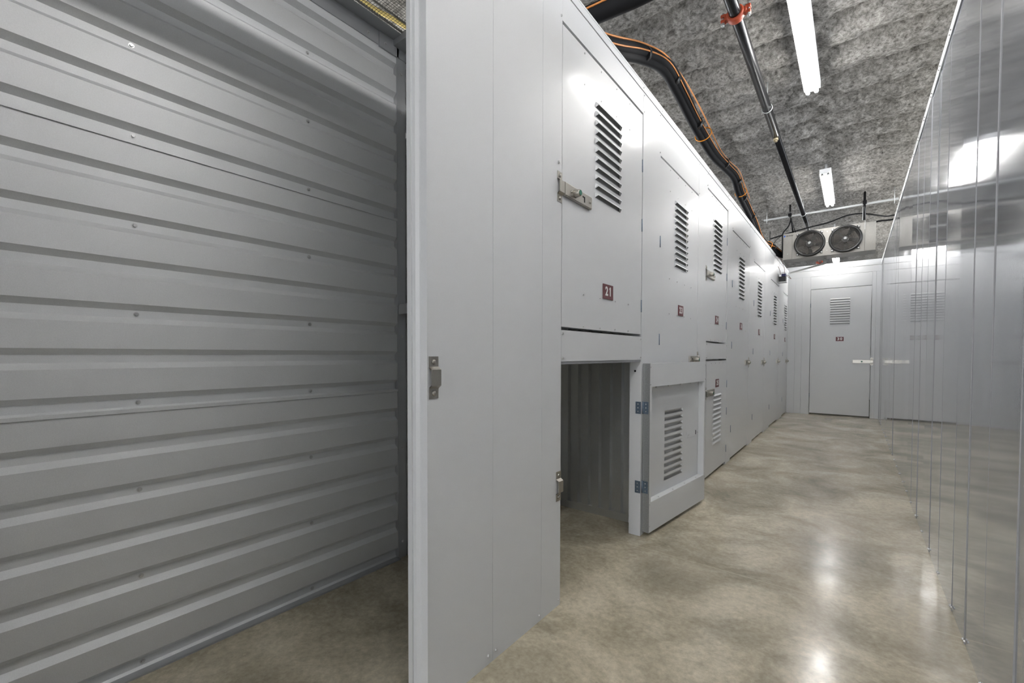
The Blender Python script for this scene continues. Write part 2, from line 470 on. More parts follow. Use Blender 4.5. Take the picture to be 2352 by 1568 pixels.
# top trim with joints
tb = MB()
joints = [YB, -0.5, 2.549, 5.0, 7.2, YE]
for a, c in zip(joints[:-1], joints[1:]):
    tb.box(XL - 0.10, XL + 0.004, a + 0.001, c - 0.001, 2.432, 2.44)
    tb.box(XL - 0.001, XL + 0.003, a + 0.001, c - 0.001, 2.400, 2.44)
tb.build('top_trim', M['panel'], wall_left)
for y in (1.46, 2.285, 2.57, 3.35, 3.62, 4.29, 4.51, 5.34, 5.63, 6.38, 6.9, 7.71): screw(wall_left, (XL + 0.003, y, 2.416), '+x', .8)
for (a, c), zt in list(zip(OPEN, (2.375, 2.286, 2.160, 2.288, 2.164, 2.064, 2.040, 2.012)))[1:]:
    for y in (a - 0.010, c + 0.010):
        for z in (zt + 0.012, 2.385): screw(wall_left, (XL, y, z), '+x', .8)
for y, z in ((1.035, 0.028), (1.072, 0.028), (1.323, 0.024), (1.455, 0.024), (1.480, 0.980), (1.480, 1.078), (2.281, 0.980), (2.281, 1.078), (3.62, .975), (4.29, .975), (3.62, 1.078), (4.29, 1.078)):
    screw(wall_left, (XL, y, z), '+x', .95)
screw(wall_left, (XL, 1.444, 1.735), '+x', 1.1)
# inside lips of the opening of locker 22 and post details
lp = MB()
lp.box(D0 - 0.03, XL - 0.004, 1.475, 2.286, 0.955, 0.9665)
lp.build('opening_lip', M['trim'], wall_left)
# jamb profile of the near opening
jb = MB()
jb.box(D0 - 0.004, XL - 0.052, 0.772, 0.7848, 0, 2.375)
jb.box(XL - 0.052, XL - 0.040, 0.7775, 0.7848, 0, 2.375)
for k in range(8):      # concave gutter
    a0, a1 = k / 8, (k + 1) / 8
    x0, x1 = XL - 0.040 + 0.038 * a0, XL - 0.040 + 0.038 * a1
    y0, y1 = 0.7775 + 0.016 * math.sin(math.pi * a0 * .5), 0.7775 + 0.016 * math.sin(math.pi * a1 * .5)
    jb.quad((x0, min(y0, .7846), 0), (x1, min(y1, .7846), 0), (x1, min(y1, .7846), 2.375), (x0, min(y0, .7846), 2.375), True)
jb.box(XL - 0.002, XL + 0.0006, 0.7830, 0.7862, 0, 2.375)
jb.build('door_jamb', M['panel'], wall_left)

def strike(parent, y, z, face='+x', s=1.0, x=XL, name='latch_strike'):
    """vertical strap with a raised loop and two rivets"""
    m = MB()
    w, h = 0.0165 * s, 0.058 * s
    m.box(0, 0.002, -w, w, 0.030 * s, h); m.box(0, 0.002, -w, w, -h, -0.030 * s)
    # raised loop
    m.box(0.011, 0.0135, -w, w, -0.022 * s, 0.022 * s)
    m.quad((0.002, -w, 0.030 * s), (0.002, w, 0.030 * s), (0.0135, w, 0.022 * s), (0.0135, -w, 0.022 * s))
    m.quad((0.0, -w, 0.028 * s), (0.0, w, 0.028 * s), (0.011, w, 0.020 * s), (0.011, -w, 0.020 * s))
    m.quad((0.002, -w, -0.030 * s), (0.002, w, -0.030 * s), (0.0135, w, -0.022 * s), (0.0135, -w, -0.022 * s))
    m.quad((0.0, -w, -0.028 * s), (0.0, w, -0.028 * s), (0.011, w, -0.020 * s), (0.011, -w, -0.020 * s))
    for zz in (0.043 * s, -0.043 * s): m.tube([(0.002, 0, zz), (0.0045, 0, zz), (0.006, 0, zz)], [0.0075 * s, 0.006 * s, 0.002 * s], 12)
    o = m.build(name, M['nickel'], parent, (x, y, z))
    if face == '-y': o.rotation_euler = (0, 0, -math.pi / 2)
    return o
strike(wall_left, 0.806, 0.930)
strike(wall_left, 1.451, 0.477)
strike(wall_left, 1.451, 1.642)

# ---------------------------------------------------------------- locker doors
def louver(m, y0, y1, zl, hgt, d, x=0.0):
    """hooded louver: slope from the sheet down to a lip, then back under; sheet hole spans zl..zl+hgt"""
    e = 0.009
    zt = zl + hgt
    tl, tr = (x, y0, zt), (x, y1, zt)
    bl, br = (x, y0, zl), (x, y1, zl)
    ml, mr = (x, y0 , zl + hgt * .35), (x, y1, zl + hgt * .35)
    ll, lr = (x + d, y0 + e, zl + 0.0105), (x + d, y1 - e, zl + 0.0105)
    # slightly rounded hood
    sl, sr = (x + d * .72, y0 + e * .5, zl + hgt * .74), (x + d * .72, y1 - e * .5, zl + hgt * .74)
    m.quad(tl, tr, sr, sl); m.quad(sl, sr, lr, ll)
    m.tri(tl, sl, bl); m.tri(sl, ll, bl)
    m.tri(tr, br, sr); m.tri(sr, br, lr)

def sheet_with_louvers(m, w, h, ly0, ly1, lz_top, n=11, pitch=0.0392, hgt=0.0235, d=0.0115, x=0.0):
    m.quad((x, 0, 0), (x, ly0, 0), (x, ly0, h), (x, 0, h))
    m.quad((x, ly1, 0), (x, w, 0), (x, w, h), (x, ly1, h))
    z = h
    for k in range(n):
        zt = lz_top - k * pitch
        m.quad((x, ly0, zt), (x, ly1, zt), (x, ly1, z), (x, ly0, z))
        louver(m, ly0, ly1, zt - hgt, hgt, d, x)
        z = zt - hgt
    m.quad((x, ly0, 0), (x, ly1, 0), (x, ly1, z), (x, ly0, z))

def number_text(parent, txt, y, z, size=0.050, x=0.0, face='+x'):
    cu = bpy.data.curves.new('number', 'FONT')
    cu.body = txt; cu.size = size; cu.align_x = 'CENTER'; cu.align_y = 'CENTER'
    cu.offset = size * 0.032; cu.space_character = 1.32; cu.extrude = 0.0004; cu.resolution_u = 3
    tmp = bpy.data.objects.new('number_tmp', cu); COL.objects.link(tmp)
    bpy.context.view_layer.update()
    me = bpy.data.meshes.new_from_object(tmp.evaluated_get(bpy.context.evaluated_depsgraph_get()))
    bpy.data.objects.remove(tmp); bpy.data.curves.remove(cu)
    if txt.endswith('1'):      # the flag of the figure 1
        bm = bmesh.new(); bm.from_mesh(me)
        xr = max(v.co.x for v in bm.verts); yt = max(v.co.y for v in bm.verts if v.co.x > xr - 0.002)
        xl = min(v.co.x for v in bm.verts if v.co.x > xr - 0.2 * size)
        vs = [bm.verts.new(c) for c in ((xl + 0.0004, yt, 0.0004), (xl - 0.13 * size, yt - 0.13 * size, 0.0004), (xl - 0.13 * size, yt - 0.24 * size, 0.0004), (xl + 0.0004, yt - 0.15 * size, 0.0004))]
        bm.faces.new(vs); bm.normal_update(); bm.to_mesh(me); bm.free()
    me.name = 'number'; me.materials.clear(); me.materials.append(M['white'])
    o = bpy.data.objects.new('number', me)
    o.scale = (1.12, 1.12, 1)
    o.rotation_euler = (math.pi / 2, 0, math.pi / 2) if face == '+x' else (math.pi / 2, 0, 0)
    o.location = (x, y, z)
    return link(o, parent)

def plate(parent, txt, y, z, x=0.0, face='+x', w=0.103, h=0.068):
    m = MB()
    if face == '+x': m.box(x + 0.0003, x + 0.004, y - w / 2, y + w / 2, z - h / 2, z + h / 2)
    else: m.box(x - w / 2, x + w / 2, y - 0.004, y - 0.0003, z - h / 2, z + h / 2)
    p = m.build('number_plate', M['plate'], parent, bevel=0.0008)
    if face == '+x': number_text(parent, txt, y, z, x=x + 0.0045)
    else: number_text(parent, txt, y - 0.0045, z, x=x, face='-y')
    p['label'] = 'maroon number plate'
    return p

def latch(parent, y0, y1, z, knob=0.35, x=0.0, green=True):
    """slide-bolt latch plate between y0 and y1 (y0 at the strike side)"""
    sgn = 1 if y1 > y0 else -1
    L = abs(y1 - y0)
    m = MB()
    a, c = min(y0, y1), max(y0, y1)
    m.box(x + 0.0005, x + 0.010, a, c, z - 0.027, z + 0.027)
    m.box(x + 0.010, x + 0.0125, a + 0.001, c - 0.001, z - 0.024, z + 0.024)
    yk = y0 + sgn * L * knob
    m.tube([(x + 0.010, yk, z), (x + 0.034, yk, z), (x + 0.037, yk, z)], [0.0165, 0.014, 0.0115], 20)
    yk2 = y0 + sgn * L * (knob - 0.13)
    m.tube([(x + 0.0125, yk2, z), (x + 0.0165, yk2, z)], [0.0065, 0.004], 10)
    ye = y0 + sgn * L * 0.92
    m.tube([(x + 0.0125, ye, z), (x + 0.0165, ye, z)], [0.0075, 0.004], 10)
    o = m.build('latch', M['nickel'], parent, bevel=0.001)
    s = MB()
    ys_ = y0 + sgn * L * 0.70
    s.box(x + 0.0122, x + 0.0129, ys_ - 0.004, ys_ + 0.004, z - 0.014, z + 0.010)
    s.box(x + 0.0122, x + 0.0129, ys_ - 0.016, ys_ - 0.006, z + 0.004, z + 0.010)
    s.build('slot', M['black'], parent)
    g = MB(); g.tube([(x + 0.0372, yk, z), (x + 0.0380, yk, z)], 0.0105, 16)
    g.build('lock_face', M['green'] if green else M['nickel'], parent)
    return o

def hinge(parent, y, z, x=0.0, both=True, h=0.066):
    m = MB()
    m.tube([(x + 0.001, y, z - h / 2), (x + 0.001, y, z + h / 2)], 0.0034, 10)
    o = m.build('hinge', M['hinge'], parent)
    return o

def make_door(parent, w, h, no, lv_top, plate_z, latch_side, latch_z, screws_z, loc, rz=0.0, latch_len=0.22, hz=None, depth=0.04, knob=0.35):
    m = MB()
    lc = w / 2 + (0.0)
    sheet_with_louvers(m, w, h, lc - 0.131, lc + 0.131, lv_top)
    st, tr_, br_ = 0.022, 0.128, 0.165
    d = depth
    # stiles and rails of the folded frame behind the sheet
    m.box(-d, -0.0012, 0, st, 0, h); m.box(-d, -0.0012, w - st, w, 0, h)
    m.box(-d, -0.0012, st, w - st, h - tr_, h); m.box(-d, -0.0012, st, w - st, 0, br_)
    door = m.build('door', M['panel'], parent, loc, fix=False)
    door.rotation_euler = (0, 0, rz)
    if no != '22':
        bk = MB(); bk.box(-0.010, -0.009, lc - 0.14, lc + 0.14, lv_top - 0.43, lv_top + 0.012)
        bk.build('vent_shade_backing', M['backing'], door)  # plate added behind the louvres to give their grey shade
    if no: plate(door, no, lc, plate_z)
    if latch_side == 'l':
        latch(door, 0.004, 0.004 + latch_len, latch_z, knob)
    elif latch_side == 'r':
        latch(door, w - 0.004, w - 0.004 - latch_len, latch_z, knob)
    for z in screws_z:
        for fy in (0.215, 0.405, 0.60, 0.79): screw(door, (0.0, w * fy, z), '+x', 0.72)
    for z in (hz or (0.13 * h, h * 0.5, 0.77 * h)):
        hinge(door, w + 0.0005 if latch_side != 'r' else -0.0005, z)
    return door

def locker(no, label, lv_off, latch_side, latch_z, plate_z, upper=False, group='storage lockers'):
    y0, y1, z0, z1 = DOORS[no]
    t = empty('storage_locker', (XL, y0, 0), label, 'locker', group)
    h = z1 - z0; w = y1 - y0
    sc = [h - 0.018, h - 0.147] + ([plate_z - z0 - 0.036, 0.010] if upper else [plate_z - z0 + 0.18, plate_z - z0 - 0.036])
    if z1 < 1: sc = [h - 0.02]
    d = make_door(t, w, h, no, z1 - z0 - lv_off if z1 > 1 else 0.64, plate_z - z0, latch_side, latch_z - z0, sc, (-0.0005, 0, z0),
                  latch_len=0.22 if latch_side == 'l' else 0.20)
    return t, d, w, h

t21, d21, w_, h_ = locker('21', 'upper locker with number plate 21 above the open lower locker', 0.172, 'l', 1.642, 1.285, True)
t23, d23, w_, h_ = locker('23', 'full height locker with number plate 23, behind the swung open small door', 0.176, 'r', 0.96, 1.285)
t24, d24, w_, h_ = locker('24', 'second upper locker from the camera, with a latch at its left edge and plate 24', 0.176, 'l', 1.625, 1.285, True)
t25, d25, w_, h_ = locker('25', 'closed low locker with louvres, under the locker with plate 24', 0.176, 'l', 0.690, 0.757)
t26, d26, w_, h_ = locker('26', 'full height locker just beyond the stacked pair 24 and 25', 0.178, 'r', 0.915, 1.285)
t27, d27, w_, h_ = locker('27', 'full height locker between lockers 26 and 28, third from the far end', 0.176, 'r', 0.905, 1.27)
t28, d28, w_, h_ = locker('28', 'second locker from the far end wall, above which the small battery box hangs', 0.176, 'r', 0.90, 1.26)
t29, d29, w_, h_ = locker('29', 'last full height locker, touching the far end wall', 0.176, 'r', 0.895, 1.25)
for (no, t) in (('26', t26), ('27', t27), ('28', t28), ('29', t29), ('23', t23)):
    y0, y1, z0, z1 = DOORS[no]
    strike(t, y1 - y0 + 0.014, {'26': .915, '27': .905, '28': .90, '29': .895, '23': .96}[no], x=0.0)
strike(t24, -0.002 - 0.004, 1.625, x=0.0); strike(t25, -0.016, 0.690, x=0.0, s=.9)
# locker 22: door swung out nearly flat against its neighbour
t22 = empty('storage_locker', (XL, 1.471, 0), 'open lower locker, its louvred door swung back against locker 23', 'locker', 'storage lockers')
W22, H22 = 0.800, 0.925
ang = math.radians(174.0)
hy = 2.313 - 1.471
hx = 0.003
loc = (hx - (-math.sin(ang)) * W22, hy - math.cos(ang) * W22, 0.022)
d22 = make_door(t22, W22, H22, '22', 0.640, 0.70, 'l', 0.455, [], loc, ang, hz=(0.248, 0.682))
# inside face details of the open door (local -x side)
sh = MB(); sh.box(-0.0405, -0.0012, 0.0225, W22 - 0.0225, 0.1655, 0.167)
zb = MB(); zb.box(-0.0408, -0.0004, W22 - 0.0004, W22 + 0.0006, 0, H22)
zb.build('hinge_edge', M['zinc'], d22)
ip = MB(); ip.box(-0.0035, -0.0015, 0.03, 0.21, 0.435, 0.476)
ip.build('latch_backplate', M['panel'], d22, bevel=0.0006)
isl = MB(); isl.box(-0.0042, -0.0034, 0.062, 0.072, 0.442, 0.470)
isl.build('slot', M['black'], d22)
for y in (0.045, 0.19): screw(d22, (-0.0035, y, 0.455), '-x', 1.1)
for y in (0.16, 0.32, 0.49, 0.65): screw(d22, (-0.0015, y, H22 - 0.137), '-x', .8)
for y in (0.12, 0.30, 0.47, 0.66):
    s = screw(d22, (-0.028, y, 0.165), '-x', .8); s.rotation_euler = (0, -math.pi / 2, 0)
for z in (0.035, 0.155, H22 - 0.02, H22 - 0.115):
    for y in (0.008, W22 - 0.008): screw(d22, (-0.04, y, z), '-x', .75)
# butt hinges visible on the open edge
for z in (0.270, 0.705):
    m = MB()
    m.tube([(0.004, hy + 0.0, z - 0.034), (0.004, hy + 0.0, z + 0.034)], 0.0045, 10)
    # leaf on the post return and leaf on the door edge
    m.box(-0.030, -0.0, hy - 0.0222, hy - 0.0195, z - 0.033, z + 0.033)
    m.box(0.008, 0.036, hy - 0.006, hy - 0.0035, z - 0.033, z + 0.033)
    hg = m.build('hinge', M['hinge'], t22)
    for x in (-0.016, 0.022):
        for dz in (-0.02, 0, 0.02):
            s = screw(hg, (x, hy - 0.0225 if x < 0 else hy - 0.0062, z + dz), '-y', .5)
bh = MB(); bh.tube([(-0.035, hy - 0.0205, 0.905), (-0.035, hy - 0.0185, 0.905)], 0.006, 10)
bh.build('bumper_hole', M['black'], t22)
# shelf between the stacked lockers
for tt, y0, y1 in ((t21, 1.44, 2.44),):
    s = MB(); s.box(XB + 0.04 - XL, -0.070, y0 - 1.471, y1 - 1.471, 1.02, 1.045)
    s.build('shelf', M['corr_dark'], tt)

# ---------------------------------------------------------------- right wall
SEAM = [-4.0, -3.4, -2.8, -2.2, -1.6, -1.0, -.4, 0.0, 0.33, 0.64, 0.95, 1.25, 1.553, 1.854, 2.116, 2.37, 2.709, 3.01, 3.295, 3.595, 3.905, 4.205, 4.50, 4.80, 5.10, 5.40, 5.70, 6.0, 6.3, 6.6, 6.9, 7.2, 7.5, 7.8, 8.1, 8.4, 8.70, YE]
rw = MB()
rnd = random.Random(11)
cols = []
for a, c in zip(SEAM[:-1], SEAM[1:]):
    tilt = rnd.uniform(-1, 1) * 0.0012
    lean = rnd.uniform(-1, 1) * 0.0016
    bow = rnd.uniform(-0.0001, 0.0004)
    gq = 0.0007
    for u in (0, .1, .3, .5, .7, .9, 1.0):
        y = a + gq + (c - a - 2 * gq) * u
        cols.append((y, [XR + tilt * (u - .5) * 2 + lean * (j / 8 - .5) * 2 + bow * (4 * u * (1 - u)) + 0.0004 * math.sin(j * 1.7 + a * 5) for j in range(9)], u == 1.0))
    cols.append((c, None, True))
for ci in range(len(cols)):
    if cols[ci][1] is None:
        a_, b_ = cols[ci - 1][1], cols[min(ci + 1, len(cols) - 1)][1] or cols[ci - 1][1]
        cols[ci] = (cols[ci][0], [max(p, q) + 0.0004 for p, q in zip(a_, b_)], True)
for ci in range(len(cols) - 1):
    flat = cols[ci][2]
    new = flat or ci == 0 or cols[ci - 1][2]
    if new:      # fresh vertices where a panel or a groove face starts, so normals do not bleed
        n0 = len(rw.v)
        rw.v += [(cols[ci][1][j], cols[ci][0], 2.43 * j / 8) for j in range(9)]
    n1 = len(rw.v)
    rw.v += [(cols[ci + 1][1][j], cols[ci + 1][0], 2.43 * j / 8) for j in range(9)]
    for j in range(8):
        rw.f.append((n0 + j, n0 + j + 1, n1 + j + 1, n1 + j)); rw.sm.append(not flat)
    n0 = n1
for s in (2.116, 1.553, 3.01, 3.905, 5.7): rw.box(XR - 0.0014, XR + 0.001, s + 0.006, s + 0.008, 0, 2.40)
wall_right = rw.build('wall_right', M['galv'], fix=False)
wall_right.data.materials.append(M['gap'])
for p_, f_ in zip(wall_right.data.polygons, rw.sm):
    if not f_: p_.material_index = 1  # groove faces take the painted seam shade
tag(wall_right, 'shiny galvanised steel wall of narrow flush panels along the corridor', None, None, 'structure')
tb = MB()
tb.box(XR - 0.004, XR - 0.001, YB, YE, 2.395, 2.44); tb.box(XR - 0.004, XR + 0.09, YB, YE, 2.437, 2.442)
tb.build('top_trim', M['panel'], wall_right)
for s in SEAM[10:-1]:
    screw(wall_right, (XR - 0.001, s - 0.014, 0.020), '-x', .95); screw(wall_right, (XR - 0.001, s + 0.014, 0.014), '-x', .95)
    screw(wall_right, (XR - 0.004, s - 0.015, 2.41), '-x', .85); screw(wall_right, (XR - 0.004, s + 0.02, 2.407), '-x', .85)

# ---------------------------------------------------------------- end wall with door 30
HE = 2.50
we = MB()
for a, c in ((XL, -0.797), (-0.797, -0.703), (-0.703, -0.583), (0.213, 0.262), (0.262, XR + 0.08)):
    we.box(a + G / 2, c - G / 2, YE, YE + 0.065, 0, 2.305)
we.box(-0.583 + G / 2, 0.213 - G / 2, YE + 0.0005, YE + 0.06, 2.096, 2.303)
we.box(XL, XR + 0.08, YE, YE + 0.065, 2.306, 2.405)
we.box(XL - 0.9, XL, YE + 0.02, YE + 0.06, 0, 2.44)
wall_end = we.build('wall_end', M['panel'])
tag(wall_end, 'pale grey steel wall closing the far end of the corridor', None, None, 'structure')
tb = MB(); tb.box(XL - .02, XR + 0.08, YE - 0.004, YE - 0.0005, 2.408, HE); tb.box(XL - .02, XR + 0.08, YE - 0.004, YE + 0.1, HE - 0.004, HE)
tb.build('top_trim', M['panel'], wall_end)
m = MB()
w30, h30 = 0.782, 2.058
# sheet in local coordinates (x along width, front = -y)
def rot(mb):   # turn a +x-facing door mesh to face -y: (x,y,z)->(y,-x,z)
    mb.v = [(v[1], -v[0], v[2]) for v in mb.v]
sheet_with_louvers(m, w30, h30, 0.391 - 0.131, 0.391 + 0.131, h30 - 0.165)
m.box(-0.04, -0.0012, 0, 0.022, 0, h30); m.box(-0.04, -0.0012, w30 - 0.022, w30, 0, h30)
m.box(-0.04, -0.0012, 0.022, w30 - 0.022, h30 - .13, h30); m.box(-0.04, -0.0012, 0.022, w30 - 0.022, 0, .16)
rot(m)
door1 = m.build('door_1', M['panel'], None, (-0.577, YE + 0.0005, 0.026), fix=False)
tag(door1, 'locker door with louvres and number plate 30 in the far end wall', None, None, 'structure')
bk = MB(); bk.box(0.391 - .14, 0.391 + .14, 0.009, 0.010, h30 - 0.60, h30 - 0.15); bk.build('vent_shade_backing', M['backing'], door1)  # added plate, same painted louvre shade
plate(door1, '30', 0.0, 1.232, x=0.395, face='-y')
lt = MB(); lt.box(0.565, w30 + 0.004, -0.0115, -0.0005, 0.842, 0.894); lt.box(0.568, w30, -0.014, -0.0115, 0.846, 0.890)
lt.tube([(0.680, -0.0115, 0.868), (0.680, -0.032, 0.868)], 0.015, 18)
lt.build('latch', M['nickel'], door1, bevel=0.001)
gf = MB(); gf.tube([(0.680, -0.0322, 0.868), (0.680, -0.033, 0.868)], 0.011, 16); gf.build('lock_face', M['green'], door1)
st_ = strike(wall_end, YE, 0.896, face='-y', x=0.226)
for z in (h30 - 0.018, h30 - 0.147, 1.39, 1.275, 0.13):
    for fx in (0.2, 0.4, 0.6, 0.8): screw(door1, (w30 * fx, 0, z), '-y', 0.8)
for z in (0.3, 1.8): 
    hgm = MB(); hgm.tube([(-0.003, -0.003, z - .033), (-0.003, -0.003, z + .033)], 0.004, 8); hgm.build('hinge', M['hinge'], door1)

# outer walls of the building beyond the corridor's end
ow = MB(); ow.box(-6, 4, 12.6, 12.7, 0, 3.2)
tag(ow.build('wall_far', M['corr_dark']), 'building wall beyond the end lockers', None, None, 'structure')
ow = MB(); ow.box(XR + 0.12, XR + 0.18, YE + 0.01, 12.6, 0, 2.44)
tag(ow.build('wall_side', M['corr_dark']), 'side partition of the end locker', None, None, 'structure')
ow = MB(); ow.box(XL - 0.9, XL - 0.84, YE + 0.07, 12.6, 0, 2.44)
tag(ow.build('wall_side', M['corr_dark']), 'other side partition of the end locker', None, None, 'structure')
ow = MB(); ow.box(XL - 0.84, XR + 0.12, YE + 0.10, YE + 1.6, 2.44, 2.46)
tag(ow.build('ceiling_panel', M['corr_dark']), 'steel lid over the end locker', None, None, 'structure')

# ---------------------------------------------------------------- wire mesh over the near unit
wm = MB()
zM = 2.4715
y = -0.12
while y < 1.36:
    wm.box(XB + 0.07, XL - 0.1, y - 0.0005, y + 0.0005, zM, zM + 0.001); y += 0.0127
x = XB + 0.075
while x < XL - 0.1:
    wm.box(x - 0.0005, x + 0.0005, -0.12, 1.36, zM + 0.001, zM + 0.002); x += 0.0127
wmo = wm.build('wire_mesh', M['wire'])
tag(wmo, 'black wire mesh panel laid over the top of the open unit', 'wire mesh')
for xx in (XB + 0.094, XB + 0.150):
    we2 = MB(); y = -0.12
    we2.box(xx - 0.004, xx + 0.004, -0.12, 1.35, zM - 0.001, zM + 0.001)
    while y < 1.35:
        we2.box(xx - 0.005, xx + 0.005, y, y + 0.0075, zM - 0.002, zM + 0.0045); y += 0.0127
    we2.build('folded_edge', M['wirelight'], wmo)
yp = MB(); yp.tube(smooth_path([(-2.03, -1.5, 2.80), (-2.02, 0.5, 2.80), (-2.01, 1.3, 2.80), (-1.97, 1.65, 2.80), (-1.95, 3.0, 2.80), (-1.95, 6.5, 2.80)]), 0.0125, 12)
ypo = yp.build('yellow_pipe', M['yellow']); tag(ypo, 'yellow pipe running above the wire mesh at the top left', 'pipe')
hb = MB()
for yy in (0.6, 3.0, 5.5): hb.box(-2.022 + (.03 if yy<2 else .06), -2.016 + (.03 if yy<2 else .06), yy, yy + 0.02, 2.80, 3.08)
hb.build('hanger', M['strut'], ypo)

# ---------------------------------------------------------------- fluorescent lamps
ZL = 2.89
def lamp(y0, y1, z, label, x=-0.266, up=0.16):
    t = empty('fluorescent_light', (x, y0, z), label, 'light', 'fluorescent strip lights')
    L = y1 - y0
    h = MB()
    h.box(-0.050, 0.050, 0, L, 0.018, 0.062)
    h.box(-0.026, 0.026, 0.0, L, 0.010, 0.018)
    h.build('housing', M['housing'], t, bevel=0.003)
    for sx in (-0.0255, 0.0255):
        tb_ = MB(); tb_.tube([(sx, 0.022, 0), (sx, L - 0.022, 0)], 0.0127, 16)
        tb_.build('tube', M['tube'], t)
        for yy in (0.004, L - 0.022):
            so = MB(); so.tube([(sx, yy, 0), (sx, yy + 0.018, 0)], 0.0135, 14); so.box(sx - 0.008, sx + 0.008, yy, yy + 0.018, 0, 0.02)
            so.build('lamp_socket', M['housing'], t)
    for yy in (0.15, L - 0.15):
        hg = MB(); hg.box(-0.01, 0.01, yy, yy + 0.02, 0.06, up + 0.03)
        hg.build('hanger', M['strut'], t)
    return t
lamp(2.60, 3.855, ZL, 'nearest bright fluorescent strip light on the ceiling, cut by the top edge')
lamp(5.66, 6.885, ZL, 'second fluorescent strip light, seen above the fan cooler')
lamp(8.35, 9.60, 2.617, 'farthest fluorescent strip light, glimpsed under the fan cooler', up=0.40)
lamp(0.10, 1.35, ZL, 'fluorescent strip light overhead beside the open unit, out of view above', x=0.15)
lamp(-3.3, -2.05, ZL, 'fluorescent strip light behind the camera')
lamp(0.3, 1.55, ZL, 'unseen fluorescent strip light added for fill beyond the back wall, nearer one', x=-3.3)  # added out of view to brighten the ceiling and wire mesh
lamp(3.4, 4.65, ZL, 'unseen fluorescent strip light added for fill beyond the back wall, farther one', x=-3.3)  # second added fill lamp, also out of view

# ---------------------------------------------------------------- sprinkler pipe
zP = 2.85
sp = MB()
sp.tube([(-0.53, YB, zP), (-0.536, 2.64, zP), (-0.545, 4.28, zP)], 0.0300, 24)
spo = sp.build('sprinkler_pipe', M['blackpipe'])
tag(spo, 'long black sprinkler pipe running under the ceiling beside the lights', 'pipe')
s2 = MB(); s2.tube([(-0.546, 4.26, zP), (-0.555, 12.0, zP)], 0.0265, 24); s2.build('pipe_section', M['blackpipe'], spo)
def coupling(y, x, mat):
    c = MB()
    c.tube([(x, y - 0.024, zP), (x, y - 0.016, zP), (x, y + 0.016, zP), (x, y + 0.024, zP)], [0.038, 0.044, 0.044, 0.038], 28)
    for s in (-1, 1):
        c.box(x + s * 0.040 - 0.014, x + s * 0.040 + 0.014, y - 0.017, y + 0.017, zP - 0.016, zP + 0.016)
        c.box(x + s * 0.062 - 0.012, x + s * 0.062 + 0.012, y - 0.014, y + 0.014, zP - 0.022, zP - 0.006)
        c.box(x + s * 0.062 - 0.012, x + s * 0.062 + 0.012, y - 0.014, y + 0.014, zP + 0.006, zP + 0.022)
    o = c.build('coupling', mat, spo, bevel=0.003)
    o['label'] = 'orange red clamp coupling'
    for s in (-1, 1):
        bt = MB(); bt.tube([(x + s * 0.064, y, zP - 0.040), (x + s * 0.064, y, zP + 0.034)], 0.006, 10)
        bt.tube([(x + s * 0.064, y, zP - 0.032), (x + s * 0.064, y, zP - 0.022)], 0.011, 6, sm=False)
        bt.build('bolt', M['strut'], spo)
coupling(2.655, -0.536, M['red']); coupling(10.7, -0.555, M['red'])
hr = MB(); hr.ring((-0.5425, 3.80, zP), (0, 1, 0), 0.0335, 0.003, 28, 6); hr.tube([(-0.5425, 3.80, zP + 0.033), (-0.5425, 3.80, 3.06)], 0.004, 8)
hr.build('pipe_hanger', M['strut'], spo)
hr = MB(); hr.ring((-0.552, 6.9, zP), (0, 1, 0), 0.030, 0.003, 28, 6); hr.tube([(-0.552, 6.9, zP + 0.03), (-0.552, 6.9, 3.06)], 0.004, 8)
hr.build('pipe_hanger', M['strut'], spo)
hr = MB(); hr.tube([(-0.536, 1.0, zP + 0.03), (-0.536, 1.0, 3.06)], 0.004, 8); hr.build('pipe_hanger', M['strut'], spo)
pg = MB(); pg.tube([(-0.546, 4.30, zP - 0.02), (-0.546, 4.30, zP - 0.046)], 0.019, 16); pg.tube([(-0.546, 4.30, zP - 0.046), (-0.546, 4.30, zP - 0.058)], 0.013, 6, sm=False)
pg.build('outlet_plug', M['brass'], spo)

# ---------------------------------------------------------------- black insulated hoses
bl = MB()
bl.tube([(-1.76, 1.974, 2.76), (-1.112, 2.071, 2.76), (-0.88, 2.096, 2.76), (0.834, 2.15, 2.76)], 0.048, 20)
blo = bl.build('insulated_hose', M['black']); tag(blo, 'thick black insulated pipe crossing overhead at the top edge', 'pipe')
oc = MB(); oc.tube([(-1.76, 1.923, 2.765), (-1.112, 2.020, 2.765), (-0.964, 2.037, 2.769), (0.834, 2.098, 2.769)], 0.0050, 8)
oc.build('orange_cable', M['orange'], blo)
hg = MB(); hg.tube([(0.40, 2.137, 2.80), (0.40, 2.137, 3.06)], 0.004, 8); hg.build('hanger', M['strut'], blo)

P = [(-1.45, 1.55, 2.62), (-1.2, 1.80, 2.60), (-1.03, 2.08, 2.585), (-1.0, 2.47, 2.745), (-1.0, 2.88, 2.885), (-1.0, 3.18, 2.875), (-1.0, 3.62, 2.815), (-1.0, 4.15, 2.785),
     (-1.0, 4.62, 2.83), (-1.0, 5.03, 2.86), (-1.0, 5.30, 2.77), (-1.0, 5.70, 2.72), (-1.0, 6.10, 2.66), (-1.0, 6.55, 2.55), (-0.985, 6.9, 2.53), (-0.93, 7.2, 2.53), (-0.86, 7.38, 2.47), (-0.80, 7.42, 2.45)]
sp1 = smooth_path(P, 6)
bl = MB(); bl.tube([p + Vector((0.0, 0, 0.006)) for p in sp1], 0.034, 18)
blo2 = bl.build('insulated_hose', M['black']); tag(blo2, 'black insulated hose bundle arching over the locker tops to the fan cooler', 'pipe')
bl = MB(); bl.tube([p + Vector((-0.012, -0.02 * min(1, i / 30), -0.034)) for i, p in enumerate(sp1[8:])], 0.026, 14); bl.build('lower_hose', M['black'], blo2)
